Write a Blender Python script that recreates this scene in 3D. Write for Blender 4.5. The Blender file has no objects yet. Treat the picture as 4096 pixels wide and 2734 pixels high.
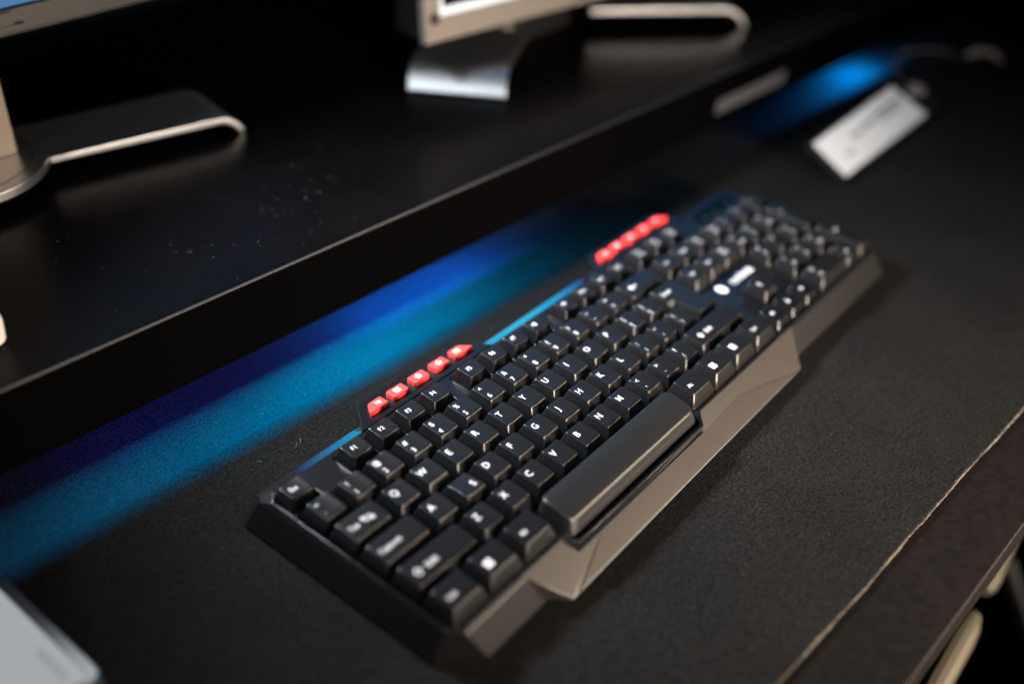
import bpy, bmesh, math, random
from mathutils import Vector, Matrix
from mathutils.geometry import delaunay_2d_cdt

random.seed(7)
S = 0.001                       # everything below is written in millimetres
U = 19.05                       # key pitch
sc = bpy.context.scene
col = sc.collection

# ------------------------------------------------------------------ camera
cam_d = bpy.data.cameras.new('camera')
cam = bpy.data.objects.new('camera', cam_d)
col.objects.link(cam)
cam.matrix_world = Matrix(((0.629639658, 0.430092565, -0.646973173, -207.726 * S),
                           (-0.775403624, 0.399352349, -0.489149180, -178.644 * S),
                           (0.047990831, 0.809653066, 0.584943410, 360.874 * S),
                           (0, 0, 0, 1)))
cam_d.sensor_width = 36.0
cam_d.lens = 35.905
cam_d.clip_start = 0.01
cam_d.clip_end = 50.0
cam_d.dof.use_dof = True
cam_d.dof.focus_distance = 0.529
cam_d.dof.aperture_fstop = 2.0
sc.camera = cam

# ------------------------------------------------------------------ world, exposure
wd = bpy.data.worlds.new('World')
sc.world = wd
wd.use_nodes = True
wd.node_tree.nodes['Background'].inputs[0].default_value = (0.55, 0.75, 1.0, 1)
wd.node_tree.nodes['Background'].inputs[1].default_value = 0.004
sc.view_settings.view_transform = 'Standard'
sc.view_settings.look = 'None'
sc.view_settings.gamma = 1.0
sc.view_settings.exposure = 0.0
sc.render.engine = 'CYCLES'
sc.cycles.use_denoising = True
sc.cycles.max_bounces = 6
sc.cycles.sample_clamp_indirect = 4.0

# ------------------------------------------------------------------ lamps
def area_lamp(name, loc, target, sx, sy, watts, color, spread=math.pi, xdir=None):
    d = bpy.data.lights.new(name, 'AREA')
    d.shape = 'RECTANGLE'
    d.size, d.size_y = sx * S, sy * S
    d.energy, d.color, d.spread = watts, color, spread
    o = bpy.data.objects.new(name, d)
    col.objects.link(o)
    z = (Vector(loc) - Vector(target)).normalized()
    x = Vector(xdir) if xdir else Vector((0, 0, 1)).cross(z)
    x = (x - z * x.dot(z)).normalized()
    y = z.cross(x)
    o.matrix_world = Matrix((
        (x.x, y.x, z.x, loc[0] * S), (x.y, y.y, z.y, loc[1] * S), (x.z, y.z, z.z, loc[2] * S), (0, 0, 0, 1)))
    return o

# neutral lamp bar over the back of the desk, between the monitors and the viewer: the shelf shades the mat behind the keyboard
area_lamp('desk_lamp_bar', (45, 384, 366), (240, 0, 0), 150, 50, 2.1, (0.93, 0.96, 1.0), spread=math.radians(76), xdir=(1, -0.066, 0))
# low warm room lamp to the front right: lights the key fronts and the trim
area_lamp('room_lamp', (120, -700, 225), (300, -20, 20), 300, 150, 3.0, (1.0, 0.82, 0.66), spread=math.radians(60))
area_lamp('room_lamp_right', (620, -790, 230), (40, -60, 5), 560, 290, 1.7, (1.0, 0.80, 0.62), spread=math.radians(52))
# cool lamp added high on the left to brighten the silver monitor foot
area_lamp('foot_fill_lamp', (-420, 60, 640), (340, 300, 76), 760, 560, 0.30, (0.80, 0.92, 1.0), spread=math.radians(18))

# desk frame: u runs along the shelf front, v away from the viewer
ANG = math.atan(-0.066)
CA, SA = math.cos(ANG), math.sin(ANG)
OX, OY = 18.6, 205.5
def dk(u, v, z=0.0):
    return (OX + u * CA - v * SA, OY + u * SA + v * CA, z)
UDIR = (CA, SA, 0)

def led(name, u0, u1, v, z, tv, tz, w, watts, color):
    uc = (u0 + u1) / 2
    return area_lamp(name, dk(uc, v, z), dk(uc, tv, tz), u1 - u0, w, watts, color, xdir=UDIR)

# blue LED strips fixed under the shelf, behind its front board
led('led_strip_cyan', -75, 60, 41, 43.5, -30, 0, 7, 1.45, (0.0, 0.40, 0.95))
led('led_strip_cyan', 60, 208, 41, 43.5, -30, 0, 7, 5.0, (0.0, 0.42, 0.92))
led('led_strip_blue', -60, 120, 9, 36, 4, 0, 6, 0.16, (0.0, 0.01, 1.0))
led('led_strip_blue', 120, 236, 9, 36, 4, 0, 6, 1.25, (0.0, 0.14, 1.0))
led('led_strip_blue', 742, 778, 10, 31, -6, 0, 3, 0.95, (0.0, 0.30, 1.0))

# ------------------------------------------------------------------ materials
def bsdf_mat(name, base, rough=0.5, metal=0.0, spec=0.5, bump=None, tint=None, emit=None, emit_s=0.0, coat=0.0):
    """bump = (scale per metre, strength, distance mm); tint = (scale, second colour, low, high)"""
    m = bpy.data.materials.new(name)
    m.use_nodes = True
    nt = m.node_tree
    b = nt.nodes['Principled BSDF']
    b.inputs['Base Color'].default_value = (*base, 1)
    b.inputs['Roughness'].default_value = rough
    b.inputs['Metallic'].default_value = metal
    b.inputs['Specular IOR Level'].default_value = spec
    b.inputs['Coat Weight'].default_value = coat
    if emit:
        b.inputs['Emission Color'].default_value = (*emit, 1)
        b.inputs['Emission Strength'].default_value = emit_s
    if bump or tint:
        tc = nt.nodes.new('ShaderNodeTexCoord')
    if bump:
        n = nt.nodes.new('ShaderNodeTexNoise')
        n.inputs['Scale'].default_value = bump[0]
        n.inputs['Detail'].default_value = 3
        nt.links.new(tc.outputs['Object'], n.inputs['Vector'])
        bp = nt.nodes.new('ShaderNodeBump')
        bp.inputs['Strength'].default_value = bump[1]
        bp.inputs['Distance'].default_value = bump[2] * S
        nt.links.new(n.outputs['Fac'], bp.inputs['Height'])
        nt.links.new(bp.outputs['Normal'], b.inputs['Normal'])
    if tint:
        n = nt.nodes.new('ShaderNodeTexNoise')
        n.inputs['Scale'].default_value = tint[0]
        n.inputs['Detail'].default_value = 4
        nt.links.new(tc.outputs['Object'], n.inputs['Vector'])
        r = nt.nodes.new('ShaderNodeValToRGB')
        r.color_ramp.elements[0].position = tint[2]
        r.color_ramp.elements[0].color = (*base, 1)
        r.color_ramp.elements[1].position = tint[3]
        r.color_ramp.elements[1].color = (*tint[1], 1)
        nt.links.new(n.outputs['Fac'], r.inputs['Fac'])
        nt.links.new(r.outputs['Color'], b.inputs['Base Color'])
    return m

MAT = {}
MAT['key'] = bsdf_mat('key_plastic', (0.0062, 0.0062, 0.0070), 0.28, spec=0.45, bump=(2600, 0.30, 0.025), tint=(1700, (0.06, 0.06, 0.06), 0.70, 0.80))
MAT['space'] = bsdf_mat('space_bar_plastic', (0.009, 0.009, 0.0095), 0.38, spec=0.42, bump=(2600, 0.25, 0.02))
MAT['key_gloss'] = bsdf_mat('dark_gloss_key_plastic', (0.004, 0.004, 0.0055), 0.25, bump=(2600, 0.10, 0.1))  # darker, glossier plastic for the low arrow keys
MAT['shell'] = bsdf_mat('shell_plastic', (0.0065, 0.0063, 0.0065), 0.32, spec=0.45, bump=(2600, 0.25, 0.004))
MAT['plate'] = bsdf_mat('plate_plastic', (0.0065, 0.0065, 0.0078), 0.22, spec=0.38, bump=(2600, 0.25, 0.004))
MAT['strip'] = bsdf_mat('glossy_strip_plastic', (0.006, 0.006, 0.008), 0.13)
MAT['trim'] = bsdf_mat('trim_plastic', (0.030, 0.026, 0.023), 0.36, bump=(2200, 0.22, 0.025))  # lighter warm base stands in for lamp light reflected by black plastic
MAT['window'] = bsdf_mat('indicator_window_plastic', (0.0012, 0.0012, 0.0014), 0.3, spec=0.12)
MAT['white'] = bsdf_mat('white_print', (0.74, 0.75, 0.78), 0.5)
MAT['red'] = bsdf_mat('red_rubber', (0.90, 0.050, 0.045), 0.6, spec=0.2)
MAT['redprint'] = bsdf_mat('pale_print', (0.9, 0.62, 0.60), 0.5)
MAT['silver'] = bsdf_mat('brushed_silver', (0.50, 0.51, 0.53), 0.34, metal=1.0)
MAT['lit_edge'] = bsdf_mat('lit_edge_tone', (0.06, 0.057, 0.054), 0.4)  # paler than the bezel to stand for its lit lower edge
MAT['rim'] = bsdf_mat('screen_glow_rim', (0.62, 0.74, 0.90), 0.3)  # pale blue base stands in for screen glow on the inner rim
MAT['bezel'] = bsdf_mat('champagne_bezel', (0.19, 0.17, 0.15), 0.45, metal=0.3)
MAT['bezel_dark'] = bsdf_mat('grey_bezel', (0.007, 0.0068, 0.0065), 0.42, metal=0.0)
MAT['black'] = bsdf_mat('black_plastic', (0.006, 0.006, 0.007), 0.4)
MAT['tan'] = bsdf_mat('tan_metal', (0.21, 0.175, 0.14), 0.5, metal=0.6, bump=(1500, 0.1, 0.1))
MAT['wood'] = bsdf_mat('dark_laminate', (0.004, 0.0032, 0.003), 0.5, tint=(260, (0.0075, 0.006, 0.0052), 0.35, 0.75), bump=(900, 0.25, 0.12), spec=0.15)
MAT['shelf'] = bsdf_mat('black_laminate', (0.0012, 0.0012, 0.0014), 0.26, spec=0.06, tint=(9, (0.0024, 0.002, 0.002), 0.4, 0.7), bump=(1200, 0.06, 0.1))
MAT['highlight_strip'] = bsdf_mat('edge_highlight', (0.010, 0.011, 0.014), 0.35)
MAT['edge'] = bsdf_mat('black_edge_band', (0.0004, 0.0004, 0.0005), 0.7, spec=0.02)
MAT['fray'] = bsdf_mat('frayed_mat_edge', (0.045, 0.036, 0.028), 0.9, tint=(300, (0.125, 0.103, 0.082), 0.35, 0.7))
MAT['beige'] = bsdf_mat('beige_lacquer', (0.075, 0.065, 0.043), 0.5)
MAT['paper'] = bsdf_mat('white_paper', (0.42, 0.48, 0.55), 0.6)
MAT['print'] = bsdf_mat('grey_print', (0.16, 0.18, 0.20), 0.7)
MAT['label'] = bsdf_mat('strip_grey', (0.050, 0.052, 0.062), 0.5)
MAT['dust'] = bsdf_mat('dust', (0.20, 0.21, 0.23), 0.9)
MAT['lint'] = bsdf_mat('lint', (0.20, 0.20, 0.205), 0.9)
MAT['floor'] = bsdf_mat('dark_floor', (0.006, 0.006, 0.006), 0.8)
MAT['wplast'] = bsdf_mat('white_plastic', (0.75, 0.72, 0.66), 0.4)
MAT['chrome'] = bsdf_mat('pale_clasp_plastic', (0.14, 0.13, 0.125), 0.3)

def mat_cloth():
    m = bpy.data.materials.new('mat_cloth')
    m.use_nodes = True
    nt = m.node_tree
    b = nt.nodes['Principled BSDF']
    b.inputs['Roughness'].default_value = 0.85
    b.inputs['Specular IOR Level'].default_value = 0.06
    b.inputs['Sheen Weight'].default_value = 0.0
    b.inputs['Sheen Roughness'].default_value = 0.4
    tc = nt.nodes.new('ShaderNodeTexCoord')
    def noise(scale, detail=2, rough=0.5):
        n = nt.nodes.new('ShaderNodeTexNoise')
        n.inputs['Scale'].default_value = scale
        n.inputs['Detail'].default_value = detail
        n.inputs['Roughness'].default_value = rough
        nt.links.new(tc.outputs['Object'], n.inputs['Vector'])
        return n
    def ramp(src, p0, c0, p1, c1):
        r = nt.nodes.new('ShaderNodeValToRGB')
        r.color_ramp.elements[0].position, r.color_ramp.elements[0].color = p0, (*c0, 1)
        r.color_ramp.elements[1].position, r.color_ramp.elements[1].color = p1, (*c1, 1)
        nt.links.new(src, r.inputs['Fac'])
        return r
    def mul(a, bb):
        x = nt.nodes.new('ShaderNodeMix')
        x.data_type, x.blend_type = 'RGBA', 'MULTIPLY'
        x.inputs[0].default_value = 1.0
        nt.links.new(a, x.inputs[6])
        nt.links.new(bb, x.inputs[7])
        return x.outputs[2]
    fine = ramp(noise(620, 5, 0.85).outputs['Fac'], 0.38, (0.0004, 0.0004, 0.0004), 0.64, (0.0158, 0.0158, 0.0152))
    wide = ramp(noise(14, 4).outputs['Fac'], 0.3, (0.80, 0.80, 0.80), 0.7, (1.15, 1.13, 1.08))
    base = mul(fine.outputs['Color'], wide.outputs['Color'])
    # pale fibres caught in the weave
    lint = ramp(noise(900, 0).outputs['Fac'], 0.80, (0, 0, 0), 0.88, (1, 1, 1))
    mx = nt.nodes.new('ShaderNodeMix')
    mx.data_type = 'RGBA'
    nt.links.new(lint.outputs['Color'], mx.inputs[0])
    nt.links.new(base, mx.inputs[6])
    mx.inputs[7].default_value = (0.060, 0.056, 0.052, 1)
    nt.links.new(mx.outputs[2], b.inputs['Base Color'])
    # woven relief: two crossed wave bands with noise
    w = nt.nodes.new('ShaderNodeTexWave')
    w.inputs['Scale'].default_value = 320
    w.inputs['Distortion'].default_value = 1.5
    w.inputs['Detail'].default_value = 2
    nt.links.new(tc.outputs['Object'], w.inputs['Vector'])
    add = nt.nodes.new('ShaderNodeMath')
    add.operation = 'ADD'
    nt.links.new(w.outputs['Fac'], add.inputs[0])
    nt.links.new(noise(1600, 2).outputs['Fac'], add.inputs[1])
    bp = nt.nodes.new('ShaderNodeBump')
    bp.inputs['Strength'].default_value = 0.5
    bp.inputs['Distance'].default_value = 0.25 * S
    nt.links.new(add.outputs[0], bp.inputs['Height'])
    nt.links.new(bp.outputs['Normal'], b.inputs['Normal'])
    return m
MAT['mat'] = mat_cloth()

def screen_mat(name, stops, strength, axis='Z'):
    """a lit display: horizontal bands of colour along object Z (0..1 in generated space)"""
    m = bpy.data.materials.new(name)
    m.use_nodes = True
    nt = m.node_tree
    b = nt.nodes['Principled BSDF']
    b.inputs['Base Color'].default_value = (0.004, 0.004, 0.005, 1)
    b.inputs['Roughness'].default_value = 0.25
    tc = nt.nodes.new('ShaderNodeTexCoord')
    sp = nt.nodes.new('ShaderNodeSeparateXYZ')
    nt.links.new(tc.outputs['Generated'], sp.inputs[0])
    r = nt.nodes.new('ShaderNodeValToRGB')
    e = r.color_ramp.elements
    while len(e) < len(stops):
        e.new(0.5)
    for k, (p, c) in enumerate(stops):
        e[k].position = p
        e[k].color = (*c, 1)
    nt.links.new(sp.outputs[axis], r.inputs['Fac'])
    nt.links.new(r.outputs['Color'], b.inputs['Emission Color'])
    b.inputs['Emission Strength'].default_value = strength
    return m
MAT['led'] = screen_mat('led_glow', [(0.0, (0, 0.02, 0.15)), (0.2, (0.0, 0.44, 0.85)), (0.45, (0.0, 0.42, 0.85)), (0.75, (0.02, 0.60, 0.95)), (0.9, (0.0, 0.40, 0.85)), (1.0, (0, 0.08, 0.4))], 6.0, 'X')
MAT['screen_r'] = screen_mat('lit_screen', [(0.0, (0, 0, 0)), (0.09, (0, 0, 0)), (0.13, (0.01, 0.14, 0.36)), (0.55, (0.01, 0.20, 0.50)), (1.0, (0.02, 0.22, 0.5))], 1.5)
MAT['screen_l'] = screen_mat('lit_screen_tall', [(0.0, (0.01, 0.20, 0.48)), (0.5, (0.01, 0.16, 0.42)), (1.0, (0.02, 0.22, 0.5))], 0.7)
MAT['tablet_screen'] = bsdf_mat('tablet_screen', (0.02, 0.02, 0.02), 0.5, spec=0.1, emit=(0.88, 0.95, 1.0), emit_s=0.40)
MAT['tablet_blue'] = bsdf_mat('tablet_picture_blue', (0.02, 0.02, 0.02), 0.5, spec=0.1, emit=(0.30, 0.75, 1.0), emit_s=0.75)
MAT['tablet_brown'] = bsdf_mat('tablet_picture_brown', (0.02, 0.02, 0.02), 0.5, spec=0.1, emit=(0.42, 0.36, 0.34), emit_s=0.36)
MAT['tablet_grey'] = bsdf_mat('tablet_picture_grey', (0.02, 0.02, 0.02), 0.5, spec=0.1, emit=(0.70, 0.76, 0.82), emit_s=0.40)

# ------------------------------------------------------------------ mesh helpers
def flatten(me, area=18.0):
    """large flat faces keep their own normal"""
    for p in me.polygons:
        if len(p.vertices) > 6 or p.area > area * S * S:
            p.use_smooth = False

def make_mesh(name, verts, faces, sharp=35):
    me = bpy.data.meshes.new(name)
    me.from_pydata([(v[0] * S, v[1] * S, v[2] * S) for v in verts], [], faces)
    me.validate()
    bm = bmesh.new()
    bm.from_mesh(me)
    bmesh.ops.recalc_face_normals(bm, faces=bm.faces)
    bm.to_mesh(me)
    bm.free()
    if sharp is not None:
        for p in me.polygons:
            p.use_smooth = True
        me.set_sharp_from_angle(angle=math.radians(sharp))
        flatten(me)
    return me

def link(name, me, mat, parent=None, loc=(0, 0, 0), rz=0.0):
    if me is not None and mat is not None and not me.materials:
        me.materials.append(mat)
    o = bpy.data.objects.new(name, me)
    col.objects.link(o)
    o.location = (loc[0] * S, loc[1] * S, loc[2] * S)
    o.rotation_euler = (0, 0, rz)
    if parent is not None:
        o.parent = parent
    return o

def obj(name, verts, faces, mat, parent=None, sharp=35, loc=(0, 0, 0), rz=0.0):
    if parent is not None and parent.type == 'EMPTY' and parent.parent is None:
        off = parent.location / S       # parts are written in world coordinates
        verts = [(v[0] - off.x, v[1] - off.y, v[2] - off.z) for v in verts]
    return link(name, make_mesh(name, verts, faces, sharp), mat, parent, loc, rz)

def thing(name, label, cat, loc=(0, 0, 0), group=None):
    o = bpy.data.objects.new(name, None)
    col.objects.link(o)
    o.empty_display_size = 0.02
    o.location = (loc[0] * S, loc[1] * S, loc[2] * S)
    tag(o, label, cat, group)
    return o

def tag(o, label, cat, group=None):
    o['label'], o['category'] = label, cat
    if group:
        o['group'] = group
    return o

def round_poly(poly, r, seg=4, sub=None):
    """round every corner of a polygon; sub = extra points per edge (list)"""
    n = len(poly)
    out = []
    for i in range(n):
        p0, p1, p2 = Vector(poly[i - 1]), Vector(poly[i]), Vector(poly[(i + 1) % n])
        a, b = (p0 - p1), (p2 - p1)
        la, lb = a.length, b.length
        a.normalize()
        b.normalize()
        d = min(r, la * 0.45, lb * 0.45)
        s, e = p1 + a * d, p1 + b * d
        for k in range(seg + 1):
            t = k / seg
            q = s * (1 - t) ** 2 + p1 * 2 * t * (1 - t) + e * t ** 2
            out.append((q.x, q.y))
        if sub:
            nx = Vector(poly[(i + 2) % n])
            b2 = (nx - p2)
            d2 = min(r, (p2 - p1).length * 0.45, b2.length * 0.45)
            e2 = p2 - b * d2
            for k in range(1, sub[i] + 1):
                q = e.lerp(e2, k / (sub[i] + 1))
                out.append((q.x, q.y))
    return out

def loft(rings, cap_bottom=False, cap_top=True):
    verts, faces = [], []
    n = len(rings[0])
    for r in rings:
        verts += r
    for k in range(len(rings) - 1):
        for i in range(n):
            j = (i + 1) % n
            faces.append((k * n + i, k * n + j, (k + 1) * n + j, (k + 1) * n + i))
    if cap_top:
        faces.append(tuple((len(rings) - 1) * n + i for i in range(n)))
    if cap_bottom:
        faces.append(tuple(reversed(range(n))))
    return verts, faces

def prism(poly, z0, z1, bev=0.4, r=0.0, seg=3):
    """solid slab from a convex-ish outline, its top edge bevelled"""
    pts = round_poly(poly, r, seg) if r > 0 else poly
    c = Vector((sum(p[0] for p in pts) / len(pts), sum(p[1] for p in pts) / len(pts)))
    def ins(p, d):
        v = c - Vector(p)
        L = v.length
        return Vector(p) + v * min(0.4, d / max(L, 1e-6) * 1.2)
    r0 = [(p[0], p[1], z0) for p in pts]
    r1 = [(p[0], p[1], z1 - bev) for p in pts]
    r2 = [(*ins(p, bev * 0.3), z1 - bev * 0.3) for p in pts]
    r3 = [(*ins(p, bev), z1) for p in pts]
    return loft([r0, r1, r2, r3], cap_bottom=True)

def box(x0, y0, z0, x1, y1, z1):
    v = [(x, y, z) for z in (z0, z1) for y in (y0, y1) for x in (x0, x1)]
    f = [(0, 2, 3, 1), (4, 5, 7, 6), (0, 1, 5, 4), (2, 6, 7, 3), (0, 4, 6, 2), (1, 3, 7, 5)]
    return v, f

def merge(parts):
    V, F = [], []
    for v, f in parts:
        o = len(V)
        V += list(v)
        F += [tuple(i + o for i in q) for q in f]
    return V, F

def bevel_mesh(me, width, seg=2, angle=30):
    bm = bmesh.new()
    bm.from_mesh(me)
    es = [e for e in bm.edges if len(e.link_faces) == 2 and e.calc_face_angle(0) > math.radians(angle)]
    bmesh.ops.bevel(bm, geom=es, offset=width * S, segments=seg, profile=0.5, affect='EDGES')
    bm.to_mesh(me)
    bm.free()
    for p in me.polygons:
        p.use_smooth = True
    me.set_sharp_from_angle(angle=math.radians(40))
    flatten(me)

def tube(points, rad, seg=10, closed=False):
    pts = [Vector(p) for p in points]
    n = len(pts)
    V, F = [], []
    ref = Vector((0.13, 0.21, 0.97))
    for i, p in enumerate(pts):
        a = pts[(i - 1) % n] if (closed or i > 0) else p
        b = pts[(i + 1) % n] if (closed or i < n - 1) else p
        t = (b - a).normalized()
        x = t.cross(ref).normalized()
        y = t.cross(x)
        rr = rad[i] if isinstance(rad, (list, tuple)) else rad
        for k in range(seg):
            an = 2 * math.pi * k / seg
            V.append(tuple(p + x * rr * math.cos(an) + y * rr * math.sin(an)))
    m = n if closed else n - 1
    for i in range(m):
        j = (i + 1) % n
        for k in range(seg):
            l = (k + 1) % seg
            F.append((i * seg + k, i * seg + l, j * seg + l, j * seg + k))
    if not closed:
        F.append(tuple(range(seg)))
        F.append(tuple((n - 1) * seg + k for k in range(seg)))
    return V, F

def flat_with_holes(name, outer, holes, z0, z1, bev):
    """plate with openings: constrained triangulation of the outline and its holes, walled and bevelled"""
    def inside(p, poly):
        c = False
        for a, b in zip(poly, poly[1:] + poly[:1]):
            if (a[1] > p[1]) != (b[1] > p[1]) and p[0] < (b[0] - a[0]) * (p[1] - a[1]) / (b[1] - a[1]) + a[0]:
                c = not c
        return c
    pts, edges = [], []
    for poly in [outer] + holes:
        o = len(pts)
        n = len(poly)
        pts += [Vector(p) for p in poly]
        edges += [(o + k, o + (k + 1) % n) for k in range(n)]
    vs, es, fs = delaunay_2d_cdt(pts, edges, [], 0, 1e-6)[:3]
    keep = []
    for f_ in fs:
        c = sum((vs[k] for k in f_), Vector((0, 0))) / len(f_)
        if inside(c, outer) and not any(inside(c, h) for h in holes):
            keep.append(tuple(f_))
    cnt = {}
    for f_ in keep:
        for a, b in zip(f_, f_[1:] + f_[:1]):
            cnt.setdefault((min(a, b), max(a, b)), []).append((a, b))
    n = len(vs)
    V = [(v.x, v.y, z1) for v in vs] + [(v.x, v.y, z0) for v in vs]
    F = keep + [(b, a, a + n, b + n) for e in cnt.values() if len(e) == 1 for a, b in e]
    me = make_mesh(name, V, F, None)
    bm = bmesh.new()
    bm.from_mesh(me)
    bmesh.ops.delete(bm, geom=[v for v in bm.verts if not v.link_faces], context='VERTS')
    es = [e for e in bm.edges if len(e.link_faces) == 2 and e.calc_face_angle(0) > 1.2 and all(v.co.z > (z1 - 0.01) * S for v in e.verts)]
    bmesh.ops.bevel(bm, geom=es, offset=bev * S, segments=2, profile=0.5, affect='EDGES')
    bm.to_mesh(me)
    bm.free()
    for p in me.polygons:
        p.use_smooth = abs(p.normal.z) < 0.99
    return me

# ------------------------------------------------------------------ text and icons (flat outlines in mm)
_tc = {}
def text_outline(s, cap, bold=0.022, squeeze=1.0):
    key = (s, cap, bold, squeeze)
    if key in _tc:
        return _tc[key]
    cu = bpy.data.curves.new('t', 'FONT')
    cu.body = s
    cu.size = 1.0
    cu.resolution_u = 3
    cu.offset = bold
    cu.align_x = 'CENTER'
    cu.fill_mode = 'FRONT'
    tmp = bpy.data.objects.new('t', cu)
    col.objects.link(tmp)
    dg = bpy.context.evaluated_depsgraph_get()
    me = bpy.data.meshes.new_from_object(tmp.evaluated_get(dg))
    bpy.data.objects.remove(tmp)
    bpy.data.curves.remove(cu)
    k = cap / 0.73
    V = [(v.co.x * k * squeeze, v.co.y * k) for v in me.vertices]
    F = [tuple(p.vertices) for p in me.polygons]
    bpy.data.meshes.remove(me)
    y0, y1 = min(v[1] for v in V), max(v[1] for v in V)
    x0, x1 = min(v[0] for v in V), max(v[0] for v in V)
    cy = cap / 2 if not (y1 < cap * 0.5 or y0 > cap * 0.4) else (y0 + y1) / 2
    V = [(x - (x0 + x1) / 2, y - cy) for x, y in V]
    _tc[key] = (V, F)
    return V, F

def strokes(lines, w):
    V, F = [], []
    for ln in lines:
        for a, b in zip(ln[:-1], ln[1:]):
            a, b = Vector(a), Vector(b)
            t = (b - a).normalized()
            n = Vector((-t.y, t.x)) * w / 2
            a2, b2 = a - t * w / 2, b + t * w / 2
            o = len(V)
            V += [tuple(a2 + n), tuple(a2 - n), tuple(b2 - n), tuple(b2 + n)]
            F.append((o, o + 1, o + 2, o + 3))
    return V, F

def sq(x, y, w, h):
    return [(x, y), (x + w, y), (x + w, y + h), (x, y + h)], [(0, 1, 2, 3)]

def merge2(parts):
    V, F = [], []
    for v, f in parts:
        o = len(V)
        V += list(v)
        F += [tuple(i + o for i in q) for q in f]
    return V, F

def shift2(vf, dx, dy, rot=0.0):
    c, s = math.cos(rot), math.sin(rot)
    return [(x * c - y * s + dx, x * s + y * c + dy) for x, y in vf[0]], vf[1]

def icon(kind):
    if kind == 'win':
        return merge2([sq(-2.0, -2.0, 1.8, 1.8), sq(0.2, -2.0, 1.8, 1.8), sq(-2.0, 0.2, 1.8, 1.8), sq(0.2, 0.2, 1.8, 1.8)])
    if kind == 'menu':
        return strokes([[(-1.8, 1.9), (1.8, 1.9), (1.8, -1.9), (-1.8, -1.9), (-1.8, 1.9)], [(-1, 0.8), (1, 0.8)], [(-1, 0), (1, 0)], [(-1, -0.8), (1, -0.8)]], 0.5)
    if kind == 'back':
        return merge2([strokes([[(-3.0, 0), (3.4, 0)]], 0.75), strokes([[(-1.0, 1.7), (-3.2, 0), (-1.0, -1.7)]], 0.75)])
    if kind == 'shift':
        return strokes([[(0, 2.0), (-1.9, 0.1), (-0.9, 0.1), (-0.9, -1.7), (0.9, -1.7), (0.9, 0.1), (1.9, 0.1), (0, 2.0)]], 0.5)
    if kind == 'tab':
        return merge2([strokes([[(-2.4, 0.95), (2.2, 0.95)], [(-1.2, 1.8), (-2.4, 0.95), (-1.2, 0.1)], [(-2.8, 1.9), (-2.8, 0.0)]], 0.45),
                       strokes([[(-2.2, -1.1), (2.4, -1.1)], [(1.2, -0.2), (2.4, -1.1), (1.2, -2.0)], [(2.8, -0.1), (2.8, -2.1)]], 0.45)])
    d = {'up': 0, 'left': math.pi / 2, 'down': math.pi, 'right': -math.pi / 2}
    if kind in d:
        return shift2(strokes([[(0, -1.7), (0, 1.5)], [(-1.2, 0.3), (0, 1.7), (1.2, 0.3)]], 0.6), 0, 0, d[kind])
    if kind == 'mute':
        return merge2([sq(-1.6, -0.7, 1.0, 1.4), ([(-0.6, -0.7), (0.4, -1.6), (0.4, 1.6), (-0.6, 0.7)], [(0, 1, 2, 3)]),
                       strokes([[(0.9, -0.8), (1.3, 0), (0.9, 0.8)], [(1.4, -1.3), (2.0, 0), (1.4, 1.3)], [(-1.6, 1.7), (1.6, -1.7)]], 0.35)])
    if kind == 'calc':
        return merge2([strokes([[(-1.9, -1.7), (1.9, -1.7), (1.9, 1.7), (-1.9, 1.7), (-1.9, -1.7)]], 0.35), sq(-1.4, 0.1, 1.4, 1.1),
                       strokes([[(0.4, 0.7), (1.4, 0.7)], [(0.9, 1.2), (0.9, 0.2)], [(-1.2, -0.4), (-0.3, -1.2)], [(-1.2, -1.2), (-0.3, -0.4)], [(0.4, -0.6), (1.4, -0.6)], [(0.4, -1.1), (1.4, -1.1)]], 0.28)])
    if kind == 'disc':
        return merge2([strokes([[(-2.0, 1.1), (-1.3, -1.5), (1.3, -1.5), (2.0, 1.1), (-2.0, 1.1)], [(-1.0, 1.1), (-0.2, 1.9), (1.2, 1.9)]], 0.5), strokes([[(-0.3, 0.9), (-0.1, -1.3)]], 0.4)])
    if kind == 'home':
        return strokes([[(-2.1, 0.0), (0, 1.9), (2.1, 0.0)], [(-1.6, 0.2), (-1.6, -1.6), (1.6, -1.6), (1.6, 0.2)], [(-0.5, -1.5), (-0.5, -0.4), (0.6, -0.4), (0.6, -1.2)]], 0.6)
    if kind == 'mail':
        return merge2([strokes([[(-2.1, -1.4), (2.1, -1.4), (2.1, 1.4), (-2.1, 1.4), (-2.1, -1.4)], [(-2.0, 1.3), (0, -0.2), (2.0, 1.3)]], 0.6)])
    if kind == 'play':
        return merge2([([(-1.8, -1.5), (0.2, 0), (-1.8, 1.5)], [(0, 1, 2)]), strokes([[(0.7, -1.4), (0.7, 1.4)], [(1.6, -1.4), (1.6, 1.4)]], 0.6)])
    if kind == 'stop':
        return sq(-1.4, -1.4, 2.8, 2.8)
    if kind == 'prev':
        return merge2([([(1.8, -1.5), (0.0, 0), (1.8, 1.5)], [(2, 1, 0)]), ([(0.1, -1.5), (-1.7, 0), (0.1, 1.5)], [(2, 1, 0)])])
    if kind == 'next':
        return merge2([([(-1.8, -1.5), (0.0, 0), (-1.8, 1.5)], [(0, 1, 2)]), ([(-0.1, -1.5), (1.7, 0), (-0.1, 1.5)], [(0, 1, 2)])])
    if kind == 'vol':
        return merge2([sq(-1.6, -0.7, 1.0, 1.4), ([(-0.6, -0.7), (0.6, -1.6), (0.6, 1.6), (-0.6, 0.7)], [(0, 1, 2, 3)]), strokes([[(1.2, 0), (2.2, 0)], [(1.7, 0.5), (1.7, -0.5)]], 0.4)])

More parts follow.
